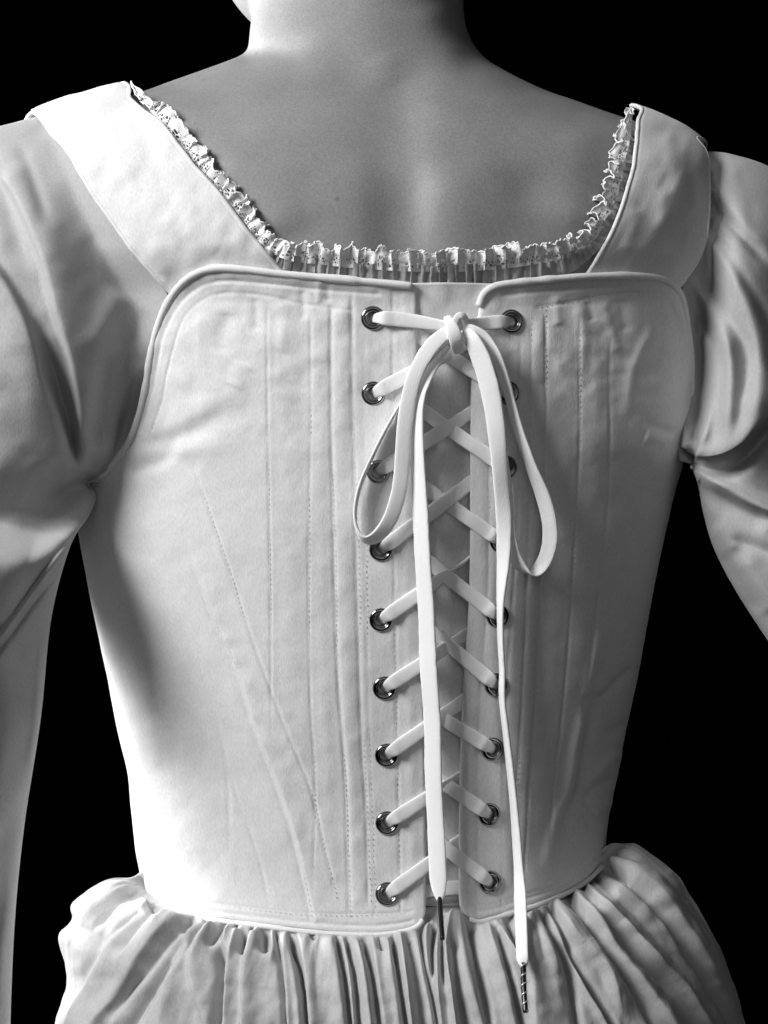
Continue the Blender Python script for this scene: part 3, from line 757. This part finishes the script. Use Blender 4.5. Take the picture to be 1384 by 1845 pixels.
# --- gathered neck edge and lace
NECK = np.array([(244,190),(253,197),(268,209),(305,248),(342,292),(378,335),(412,372),(443,410),(478,450),(515,472),(570,480),(640,487),(720,492),(800,494),(870,491),(930,485),(985,476),(1030,462),(1066,436),(1094,392),(1112,345),(1122,300),(1132,258),(1136,224),(1137,211)], float)
def frill(name, h0, h1, wav, amp, slide, lift0, lift1, nv, mat, seed, lace=False):
    L0 = smooth_line(NECK, 3400)
    T = np.gradient(L0, axis=0); T /= np.linalg.norm(T, axis=1, keepdims=True)
    nn = np.stack([T[:,1], -T[:,0]], 1)        # towards the neck
    s = np.concatenate([[0], np.cumsum(np.linalg.norm(np.diff(L0, axis=0), axis=1))]); tot = s[-1]; ds = s[1]-s[0]
    rng = np.random.default_rng(seed)
    rnd = lambda a, b, n: pchip(np.linspace(0, tot, n), rng.uniform(a, b, n), s)
    ph = np.cumsum(rnd(.45, 1.75, 75))*ds/wav*2*np.pi
    am = rnd(.25, 1.45, 80); ph2 = np.cumsum(rnd(.6, 1.6, 60))*ds/(wav*.61)*2*np.pi
    v = np.linspace(0, 1, nv)[None, :]
    grow = 0.3+0.7*v
    wave = (0.75*np.sin(ph)+0.4*np.sin(ph2))[:, None]*am[:, None]
    edge = np.clip(np.minimum(s, tot-s)/60, .2, 1)
    mid = np.clip((s-330)/120, 0, 1)*np.clip((tot-250-s)/120, 0, 1)       # the frill stands taller across the back than over the shoulders
    sc = s*1.6                                                            # the strip is longer than the seam it is gathered into
    h0 = (h0*(.35+.65*mid) if h0 < 0 else h0 + 0*mid)[:, None]
    up = h0 + (h1-h0)*v*((0.74+.26*mid)*edge*rnd(.86, 1.12, 60))[:, None]
    if lace:
        up = up + 9.0*(np.abs(np.sin(sc/44.0*np.pi))-.5)[:, None]*v**2 + (1.3*np.sin(sc*2*np.pi/6.5)*(1+vnoise(s*1.0, s*0+seed*40., 9, 3)))[:, None]*v**6
        up = up - 3.5*np.clip(wave, -1, 1)*v
    along = slide*np.sin(2*ph+1.0)[:, None]*grow*am[:, None] + rnd(-4, 4, 55)[:, None]*v*(1 if lace else .4)
    PX = L0[:,0,None] + nn[:,0,None]*up + T[:,0,None]*along
    PY = L0[:,1,None] + nn[:,1,None]*up + T[:,1,None]*along
    off = lift0 + (lift1-lift0)*v + amp*wave*grow + rnd(-.0012, .0012, 70)[:, None]*v
    off = off + 0.0006*vnoise(PX, PY, 11, 5)
    off = np.maximum(off, 0.0010)
    G = surf(PX, PY, off)
    uv = np.stack([sc[:, None] + 0*up, 30*v + 0*up], -1) if lace else None
    o = grid_obj(name, G, mat, chemise, uv=uv)
    if lace:
        tube_obj('picot_edge', G[:, -1], np.full(len(G), 1.3/S)*(1+.5*vnoise(s, s*0, 6, 1)), M_cord, o, k=6)
    return o
frill('neck_ruffle', -44, 13, 21, .0026, 5, .0038, .0048, 14, M_chem, 3)
lace = frill('lace_trim', 3, 37, 30, .0030, 5.5, .0052, .0070, 20, M_lace, 5, lace=True)
tag(lace, 'crinkled white lace edging with net and scalloped rim')

# ------------------------------------------------------------------ petticoat
base = W(np.array(690.0), np.array(2050.0), np.array(0.1))
petticoat = tag(empty('petticoat', base), 'full gathered light linen petticoat hanging below the corset', 'petticoat')
rowsS = [
  [(258,1566,.100),(300,1600,.062),(430,1640,.036),(565,1650,.024),(700,1640,.020),(830,1628,.020),(950,1612,.030),(1040,1582,.056),(1088,1526,.100)],
  [(238,1580,.100),(285,1612,.056),(425,1655,.030),(562,1672,.017),(700,1668,.013),(835,1654,.013),(962,1632,.024),(1058,1592,.050),(1112,1519,.100)],
  [(185,1592,.098),(250,1632,.044),(408,1690,.016),(555,1718,.002),(705,1728,-.002),(850,1715,-.001),(990,1672,.012),(1095,1612,.042),(1165,1534,.100)],
  [(132,1628,.096),(210,1675,.036),(385,1740,.006),(548,1772,-.008),(708,1782,-.012),(866,1768,-.010),(1020,1718,.004),(1135,1650,.036),(1220,1576,.100)],
  [(104,1690,.096),(180,1735,.032),(362,1800,.000),(540,1830,-.014),(712,1840,-.018),(884,1825,-.016),(1050,1772,-.001),(1172,1705,.032),(1262,1642,.100)],
  [(122,1765,.098),(170,1805,.032),(345,1865,-.003),(532,1892,-.018),(715,1900,-.022),(900,1886,-.020),(1078,1835,-.005),(1205,1772,.030),(1302,1722,.102)],
  [(100,1855,.100),(150,1885,.032),(330,1940,-.006),(525,1965,-.021),(718,1972,-.025),(914,1958,-.023),(1100,1910,-.008),(1238,1860,.028),(1345,1850,.104)],
  [(60,2080,.104),(120,2100,.034),(310,2130,-.008),(518,2150,-.024),(722,2155,-.028),(928,2145,-.026),(1125,2110,-.010),(1280,2080,.028),(1410,2070,.108)]]
def SK():
    f = []
    rid = lambda p, a, wl, wr, f0=.02, f1=.05: f.append((p, a, wl, wr, 2, f0, f1 if p[-1][1] > 1850 else max(f1, .35)))
    # left side, long soft folds curving out over the hip
    rid([(268,1632),(214,1672),(179,1735),(149,1797),(130,1860)], 5.0, 12, 26)
    rid([(256,1640),(190,1700),(143,1785),(115,1850)], -3.0, 12, 10)
    rid([(250,1605),(215,1620),(180,1660),(160,1690)], -3.5, 7, 9, .1, .3)
    rid([(245,1596),(205,1606),(165,1640),(140,1680)], 4.0, 14, 10, .1, .3)
    rid([(303,1636),(256,1676),(229,1714),(200,1770)], 3.5, 9, 14)
    rid([(285,1640),(240,1688),(214,1735)], -3.0, 8, 9, .1, .3)
    rid([(351,1645),(297,1670),(250,1726),(217,1785),(173,1845),(150,1900)], 6.0, 22, 8)
    rid([(356,1650),(306,1692),(262,1748),(226,1790),(190,1860)], -7.0, 9, 12, .02, .3)
    rid([(342,1664),(303,1702),(274,1747),(228,1803),(200,1860)], 4.0, 13, 12, .1, .1)
    rid([(338,1680),(303,1742),(274,1790),(240,1845),(215,1900)], -6.5, 14, 9, .1, .0)
    rid([(358,1650),(328,1702),(310,1736),(300,1790),(294,1845),(290,1900)], 6.5, 5, 26, .02, .0)
    rid([(378,1652),(350,1690),(330,1730)], -5.0, 7, 7, .05, .4)
    rid([(403,1652),(367,1684),(349,1726),(353,1782),(376,1845),(385,1900)], 5.0, 8, 18, .02, .1)
    rid([(408,1658),(385,1690),(372,1712)], -7.0, 6, 6, .05, .3)
    rid([(398,1700),(396,1767),(392,1845),(390,1900)], -9.5, 8, 6, .15, .0)
    rid([(416,1658),(405,1693),(411,1730),(406,1845),(404,1900)], 5.0, 4.5, 12, .02, .0)
    rid([(436,1660),(421,1693),(415,1740)], 5.0, 6, 7, .02, .4); rid([(443,1675),(438,1700),(433,1724)], -11, 5, 5, .2, .3)
    rid([(466,1662),(449,1699),(442,1752),(439,1845),(438,1900)], 6.5, 5, 20, .02, .0)
    rid([(428,1662),(424,1680)], -6, 4, 4, .1, .4); rid([(456,1665),(451,1690)], -6, 4, 4, .1, .4)
    rid([(479,1670),(478,1698),(474,1724)], -9.0, 9, 9, .1, .4)
    rid([(488,1668),(491,1709),(487,1744)], 4.0, 8, 8, .02, .4)
    # the middle: narrow upright gathers
    rid([(498,1670),(507,1744),(513,1827),(515,1900)], -6.5, 5, 4.5, .05, .0)
    rid([(502,1680),(513,1768),(519,1845),(522,1900)], 5.5, 4.5, 9, .05, .0)
    rid([(510,1670),(526,1724),(537,1786),(542,1845),(545,1900)], 4.5, 10, 5, .02, .0)
    rid([(520,1670),(533,1722),(544,1776),(551,1845),(555,1900)], -10.0, 6, 5, .15, .0)
    rid([(538,1678),(552,1762),(559,1845),(563,1900)], 6.0, 4.5, 26, .02, .0)
    rid([(566,1682),(568,1740),(575,1845)], -2.0, 12, 12, .1, .2); rid([(556,1676),(566,1688),(574,1690)], -6, 4, 5, .2, .3)
    rid([(599,1680),(611,1738),(620,1827),(626,1900)], 5.5, 22, 5, .02, .0)
    rid([(606,1684),(621,1768),(630,1845),(634,1900)], -7.5, 5, 5, .05, .0)
    rid([(615,1684),(629,1738),(637,1827),(641,1900)], 4.0, 6, 5, .02, .0)
    rid([(624,1686),(638,1762),(645,1839),(650,1900)], -8.0, 5, 7, .05, .0)
    rid([(639,1684),(656,1753),(668,1839),(675,1900)], 6.0, 12, 9, .02, .0)
    rid([(656,1686),(672,1762),(682,1839),(688,1900)], -8.0, 6, 5, .05, .0)
    rid([(671,1684),(680,1762),(694,1845),(702,1900)], 5.5, 4.5, 13, .02, .0)
    rid([(683,1688),(690,1720)], -5, 5, 5, .1, .4)
    rid([(695,1684),(712,1762),(721,1845),(726,1900)], 3.5, 13, 5, .02, .0)
    rid([(707,1684),(720,1774),(731,1845),(736,1900)], -8.5, 5, 5, .05, .0)
    rid([(719,1678),(731,1753),(742,1845),(750,1900)], 6.5, 6, 8, .02, .0)
    rid([(732,1682),(746,1744),(758,1827),(768,1900)], -5.5, 8, 12, .05, .0)
    rid([(750,1690),(770,1768),(784,1839),(795,1900)], 3.0, 12, 5, .02, .0)
    rid([(757,1668),(766,1738),(785,1827),(793,1900)], -8.5, 5, 5, .02, .0)
    rid([(772,1668),(766,1709),(777,1774)], 5.5, 6, 6, .02, .3)
    rid([(782,1665),(778,1720),(783,1780)], -8.0, 5, 5, .02, .2)
    rid([(790,1690),(787,1753),(793,1839),(797,1900)], 5.0, 5, 7, .1, .0)
    rid([(797,1650),(797,1720),(800,1790)], -7.0, 5, 4, .02, .3)
    rid([(812,1645),(804,1718),(812,1783),(820,1845),(826,1900)], 8.0, 6, 9, .02, .0)
    rid([(817,1690),(825,1786),(836,1839),(845,1900)], -7.0, 7, 9, .1, .0)
    rid([(826,1640),(830,1709),(856,1798),(874,1839),(890,1900)], 7.5, 14, 18, .02, .0)
    rid([(846,1660),(855,1710),(868,1775),(882,1845),(890,1900)], -9.0, 10, 7, .02, .0)
    rid([(873,1662),(906,1751),(926,1840),(935,1900)], 5.0, 18, 9, .02, .0)
    rid([(895,1665),(918,1751),(939,1840),(948,1900)], -7.0, 6, 5, .05, .0)
    rid([(889,1655),(930,1718),(950,1760)], 4.0, 5, 6, .02, .3); rid([(912,1650),(930,1690),(945,1720)], -7.0, 6, 6, .02, .3)
    # right: folds sweeping out to the right
    rid([(930,1645),(958,1690),(962,1760),(965,1845),(970,1900)], 5.0, 8, 26, .02, .0)
    rid([(945,1640),(968,1680),(980,1740)], -3.0, 8, 10, .05, .4)
    rid([(960,1640),(992,1712),(1003,1783),(1010,1845)], 4.5, 16, 14, .05, .1)
    rid([(972,1640),(1001,1690),(1028,1751),(1042,1845),(1050,1900)], -8.0, 8, 6, .05, .0)
    rid([(973,1634),(1009,1694),(1050,1775),(1092,1845),(1115,1900)], 5.0, 7, 8, .02, .0)
    rid([(985,1632),(1010,1668),(1038,1734),(1088,1820),(1120,1890)], -7.5, 6, 6, .05, .0)
    rid([(992,1626),(1033,1682),(1086,1739),(1105,1780),(1130,1850)], 8.0, 10, 20, .02, .3)
    rid([(1015,1618),(1050,1645),(1095,1712),(1147,1787),(1178,1845),(1200,1900)], -8.0, 7, 6, .05, .0)
    rid([(1033,1606),(1070,1653),(1099,1706),(1156,1775),(1206,1845),(1235,1900)], 7.5, 8, 16, .02, .0)
    rid([(1046,1606),(1105,1663),(1146,1720),(1200,1770),(1245,1830),(1280,1890)], -7.0, 7, 8, .1, .0)
    rid([(1058,1598),(1123,1661),(1188,1735),(1229,1777),(1273,1845),(1300,1900)], 5.5, 7, 10, .02, .0)
    rid([(1075,1585),(1140,1640),(1200,1710),(1240,1760)], -2.0, 10, 12, .1, .2)
    rid([(1086,1563),(1142,1588),(1207,1661),(1252,1730),(1317,1832),(1350,1890)], -8.0, 7, 6, .03, .0)
    rid([(1100,1554),(1166,1588),(1228,1661),(1281,1743),(1335,1845)], 5.0, 7, 26, .02, .1)
    rid([(1105,1540),(1180,1560),(1240,1620),(1290,1710)], -3.0, 10, 10, .05, .2)
    return f
def petti():
    mid = [tuple(0.5*(np.array(a)+np.array(b))) for a, b in zip(rowsS[3], rowsS[4])]
    mid[0] = (129.0, 1656.0, .096); rowsS.insert(4, mid)
    for r in (0, 1):
        for k, p in enumerate(rowsS[r]):
            if 0 < k < 8: rowsS[r][k] = (p[0], p[1], yt(p[0], p[1], -.001 if r == 0 else -.005))
    nr, nv = 260, 900
    Z, front = lattice(rowsS, nr, nv, 1.0)
    front[:nv] = 1.0
    PX, PY, Y = Z[..., 0], Z[..., 1], Z[..., 2]
    G0 = W(PX, PY, Y)
    # normals of the periodic grid
    a = np.gradient(G0, axis=0); b = (np.roll(G0, -1, 1)-np.roll(G0, 1, 1))
    N = np.cross(b, a); N /= np.linalg.norm(N, axis=-1, keepdims=True)+1e-12
    mid = N[nr//2, nv//2]
    if mid[1] > 0: N = -N
    H = strokes(PX, PY, [(p, a*(.80 if a > 0 else 1.10), wl, wr, 1.55 if max(wl, wr) < 15 else 2, f0, f1) for p, a, wl, wr, e, f0, f1 in SK()]) + 0.0012*vnoise(PX, PY, 60, 4) + 0.0004*vnoise(PX, PY, 18, 1)
    fade = np.clip((np.arange(nr)/nr-0.01)/0.07, 0, 1)[:, None]
    fb = np.where(front > 0, 1, 0.0)[None, :]
    hx = np.array([200,256,283,354,435,556,647,700,769,800,828,862,892,941,990,1048,1090,1150], float); hy = np.array([1560,1596,1629,1650,1661,1677,1683,1681,1650,1625,1640,1660,1652,1637,1621,1592,1550,1490], float)
    near = np.clip((PY - np.interp(PX, hx, hy) + 2)/30.0, 0, 1); near = near*near*(3-2*near)
    cc = np.arange(PX.shape[1])[None, :]*np.ones_like(PX); dist = np.clip(PY - np.interp(PX, hx, hy), 0, None)
    H = H + 0.0018*vnoise(cc, dist*.03, 7.0, 2)*np.exp(-dist/45.0) + 0.0007*vnoise(cc, dist*.05, 17.0, 5)*np.clip(dist/40, 0, 1) + 0.00025*vnoise(cc+dist*.06, dist*.1, 7.0, 3)*np.clip(dist/40, 0, 1)
    H = np.where(H > 0, H*near, H*np.clip(near*3+.15, 0, 1))*fb*fade
    th = np.linspace(0, 60*np.pi, G0.shape[1]-nv)
    H[:, nv:] += 0.004*np.sin(th)[None, :]*fade
    G = G0 + N*H[..., None]
    o = grid_obj('skirt', G, M_skirt, petticoat, wrap=True, flip=True, solid=0.0008)
    # waistband under the corset's hem
    t = np.linspace(-np.pi, np.pi, 120, endpoint=False)
    hem = 1632 - 75*np.sin(t)**2
    rows = [P_th(t, hem-24)-N_th(t, hem-24)*.0055, P_th(t, hem+6)-N_th(t, hem+6)*.0055]
    grid_obj('waistband', np.stack(rows), M_skirt, petticoat, wrap=True, solid=0.001)
petti()

# ------------------------------------------------------------------ lacing cord
base = W(np.array(800.0), np.array(1610.0), np.array(0.01))
cord = tag(empty('lacing_cord', base), 'flat white cotton lacing cord criss crossing the corset and tied in a bow', 'lacing cord')
def ribbon(name, pts, parent, thick=0.0010, mat=None, n=120, absolute=True, wob=True):
    """pts: (px, py, height above the body in mm, width px, turn in degrees)"""
    P = np.array(pts, float)
    c = cr(P, np.linspace(0, len(P)-1, n*3))
    s = np.concatenate([[0], np.cumsum(np.linalg.norm(np.diff(c[:, :2], axis=0), axis=1))])
    q = np.linspace(0, s[-1], n); L = np.stack([np.interp(q, s, c[:, k]) for k in range(5)], 1)
    N = surfn(L[:,0], L[:,1])
    C = W(L[:,0], L[:,1], Yt(L[:,0], L[:,1]) - (L[:,2]*.001-z0(L[:,1]))/np.abs(N[:,1]))
    T = np.gradient(C, axis=0); T /= np.linalg.norm(T, axis=1, keepdims=True)
    B = np.cross(T, N); B /= np.linalg.norm(B, axis=1, keepdims=True); N = np.cross(B, T)
    a = np.radians(L[:,4])[:, None]
    N2 = N*np.cos(a) + B*np.sin(a)
    w = L[:,3]/2/S
    if wob: w = w*(1 + 0.035*vnoise(q, q*0+len(name)*13.0, 14, 2))
    return tube_obj(name, C, np.stack([w, np.full(n, thick)], 1), mat or M_cord, parent, k=20, flat=0.62, N0=N2)
h = OFF*1000
# strands from the left eyelets rise to the right and dive under the right panel, and the other way round
LT = [None, (852,612), (852,742), (851,868), (849,1005), (842,1142), (836,1262), (831,1398), (829,1515)]
RTp = [None, (752,606), (762,742), (766,880), (768,1010), (772,1132), (776,1282), (778,1396), (780,1510)]
for i in range(1, 9):
    ex, ey = EYL[i]; tx, ty = LT[i]; up = 1.0 if i < 4 else -0.3
    m = lambda f: (ex+(tx-ex)*f, ey+(ty-ey)*f)
    g1 = m(.42); g2 = m(.62); g3 = m(.82)
    ed = 762 + (ey-700)*.008
    ta = [0, 0, 14, -8, 62 if i in (4, 6) else 18, 20, 0, 30, 10][i]
    d = np.array([tx-ex, ty-ey])/math.hypot(tx-ex, ty-ey)
    ribbon('strand', [(ex-2, ey+2, h-4.5, 17, 0), (ex+d[0]*7, ey+d[1]*7, h+.3, 20, 0), (ex+d[0]*18, ey+d[1]*18, h+2.7, 25, 0), (ex+d[0]*36, ey+d[1]*36, h+1.9, 27, 0),
                      (*m(.42), h+1.7, 26, 0), (*m(.62), h-.2+up, 26, ta*.4), (*m(.80), h-2.8+up*.7, 26, ta), (tx+2, ty-1, h-4.2, 26, ta*.9), (tx+26, ty-12, h-4.3, 22, 0)], cord)
for i in range(1, 9):
    ex, ey = EYR[i]; tx, ty = RTp[i]; up = 1.0 if i >= 4 else -0.4
    m = lambda f: (ex+(tx-ex)*f, ey+(ty-ey)*f)
    d = np.array([tx-ex, ty-ey])/math.hypot(tx-ex, ty-ey)
    ta = [0, 0, 0, -10, 0, -42, 0, 10, 0][i]
    ribbon('strand', [(ex+2, ey+2, h-4.5, 17, 0), (ex+d[0]*6, ey+d[1]*6, h+.3, 20, 0), (ex+d[0]*16, ey+d[1]*16, h+2.6, 25, 0), (ex+d[0]*32, ey+d[1]*32, h+1.7, 27, 0),
                      (*m(.40), h+1.2, 26, 0), (*m(.58), h-.9+up, 26, ta*.5), (*m(.78), h-2.9+up*.7, 26, ta), (tx+2, ty, h-4.2, 26, ta), (tx-26, ty-12, h-4.3, 22, 0)], cord)
tag(ribbon('strand', [(700,1611,h-4.4,20,0),(760,1606,h-4.2,24,0),(800,1601,h-3.9,26,0),(840,1598,h-4.2,26,0),(884,1592,h-4.4,20,0)], cord), 'level strand at the bottom of the lacing')
# the tie at the top
ribbon('strand', [(669,574,h-4.5,14,0),(680,573,h+.4,18,0),(692,573,h+2.6,25,0),(715,575,h+2.0,27,0),(750,579,h+2.5,25,10),(785,584,h+5,21,28),(812,588,h+8,17,35),(828,588,h+9,15,20)], cord)
ribbon('strand', [(925,580,h-4.5,14,0),(915,580,h+.4,19,0),(902,580,h+2.6,25,0),(880,582,h+3.0,25,-5),(860,584,h+5,24,-8),(842,584,h+8,22,-10),(826,586,h+9,18,0)], cord)
# bow: two loops and two tails
lp = ribbon('bow_loop', [(822,596,h+9,20,0),(800,603,h+11,26,14),(775,627,h+12,28,12),(752,666,h+12.5,28,8),(738,712,h+12,28,4),(729,770,h+11,28,0),(725,830,h+10,28,-2),(719,885,h+9.5,28,-6),(703,935,h+9,28,-14),(680,966,h+8.2,28,-34),
                         (657,972,h+7.6,27,-62),(643,952,h+7,26,-84),(640,918,h+7,26,-96),(650,872,h+6.6,26,-100),(672,820,h+6,26,-98),(696,772,h+5.6,26,-96),(722,726,h+5.4,26,-92),(750,680,h+5.4,26,-88),(785,630,h+6,24,-60),(815,600,h+7.5,20,-20)], cord, n=220)
tag(lp, 'left loop of the bow')
lp = ribbon('bow_loop', [(835,592,h+8,18,10),(852,596,h+10,22,30),(873,610,h+10.5,26,46),(893,640,h+10.5,27,56),(908,680,h+9.5,27,64),(922,730,h+9,27,70),(938,785,h+8.5,27,68),(958,842,h+8.5,27,58),(977,890,h+9,28,44),(989,935,h+9.5,28,36),(991,975,h+9.5,28,34),(981,1010,h+9,28,36),
                         (962,1031,h+8,28,64),(941,1024,h+7.5,28,116),(926,998,h+7,28,128),(920,960,h+6.6,27,110),(916,905,h+6,27,104),(912,850,h+5.5,27,100),(900,780,h+4.6,26,100),(880,700,h+4.4,26,80),(858,640,h+5,24,40),(838,602,h+7,18,0)], cord, n=220)
tag(lp, 'right loop of the bow')
kn = W(0*np.array(1.0), 0*np.array(1.0), np.array(0.0))
# knot: a short turn of cord wrapped round the crossing
ribbon('knot', [(806,572,h+7,14,0),(811,582,h+11,20,0),(817,597,h+13.2,25,0),(822,612,h+13,26,0),(825,624,h+10.5,24,0),(826,634,h+7,18,0)], cord, thick=.0014, n=60)
ribbon('knot', [(840,592,h+8,13,0),(838,578,h+10.5,14,10),(833,569,h+12,13,10),(826,570,h+12,13,0),(820,580,h+11,14,0),(813,594,h+9,16,0),(806,606,h+8,16,0)], cord, thick=.0013, n=60)
t1 = ribbon('tail', [(815,602,h+7,20,0),(790,640,h+8,24,20),(768,680,h+9.5,26,38),(755,718,h+10,30,50),(751,770,h+10,32,50),(754,850,h+9.5,34,48),(758,930,h+9,36,46),(762,1010,h+8.6,36,47),(768,1100,h+8.2,37,46),(772,1200,h+8,39,47),(779,1300,h+7.8,37,44),(781,1400,h+7.8,36,43),(786,1500,h+8.2,35,38),(789,1570,h+9,34,30),(791,1600,h+10,27,20),(792,1616,h+11,17,10),(792,1623,h+11.5,10,0)], cord, n=260, thick=.0011)
tag(t1, 'wide left tail of the bow hanging to the hem')
t2 = ribbon('tail', [(838,598,h+9,20,10),(850,612,h+12,30,32),(866,645,h+13,38,38),(880,690,h+13,38,38),(890,740,h+12,35,30),(897,800,h+11,31,18),(903,870,h+10,29,6),(908,940,h+9,28,24),(907,1010,h+8.5,28,54),(902,1080,h+8.4,28,84),(902,1150,h+8.4,28,92),(905,1210,h+8.4,28,94),(905,1260,h+8.4,28,92),(913,1330,h+8.4,28,92),(923,1420,h+8.4,28,90),(930,1500,h+8.4,28,88),(936,1590,h+12,28,84),(939,1660,h+29,27,76),(941,1715,h+38,24,60),(942,1732,h+40,20,30),(943,1742,h+41.5,11,0)], cord, n=300, thick=.0011)
tag(t2, 'narrow right tail of the bow hanging over the petticoat')
# aglets
def aglet(pts, parent, spiral):
    L = smooth_line(np.array(pts, float), 30)
    C = W(L[:,0], L[:,1], Yt(L[:,0], L[:,1]) - (L[:,2]*.001-z0(L[:,1]))/np.abs(surfn(L[:,0], L[:,1])[:,1]))
    o = tube_obj('aglet', C, np.full(30, 4.8/S), M_aglet, parent, k=16)
    if spiral:
        t = np.linspace(0, 1, 160); cc = np.stack([np.interp(t, np.linspace(0, 1, 30), C[:, k]) for k in range(3)], 1)
        T = C[-1]-C[0]; T = T/np.linalg.norm(T); u = np.cross(T, [0, 1, 0]); u /= np.linalg.norm(u); w = np.cross(T, u)
        a = t*2*np.pi*5.2
        q = cc + (u[None]*np.cos(a)[:, None] + w[None]*np.sin(a)[:, None])*(4.9/S)
        tube_obj('wire_wrap', q, np.full(160, 1.5/S), M_wire, parent, k=6, cap=False)
    else:
        q = C + np.array([-4.0/S, -1.0/S, 0]); tube_obj('wire_wrap', q, np.full(30, 0.9/S), M_wire, parent, k=6)
    return o
aglet([(792,1618,h+11),(794,1650,h+17),(797,1692,h+25)], t1, False)
aglet([(943,1736,h+41),(944,1780,h+45),(947,1824,h+49)], t2, True)
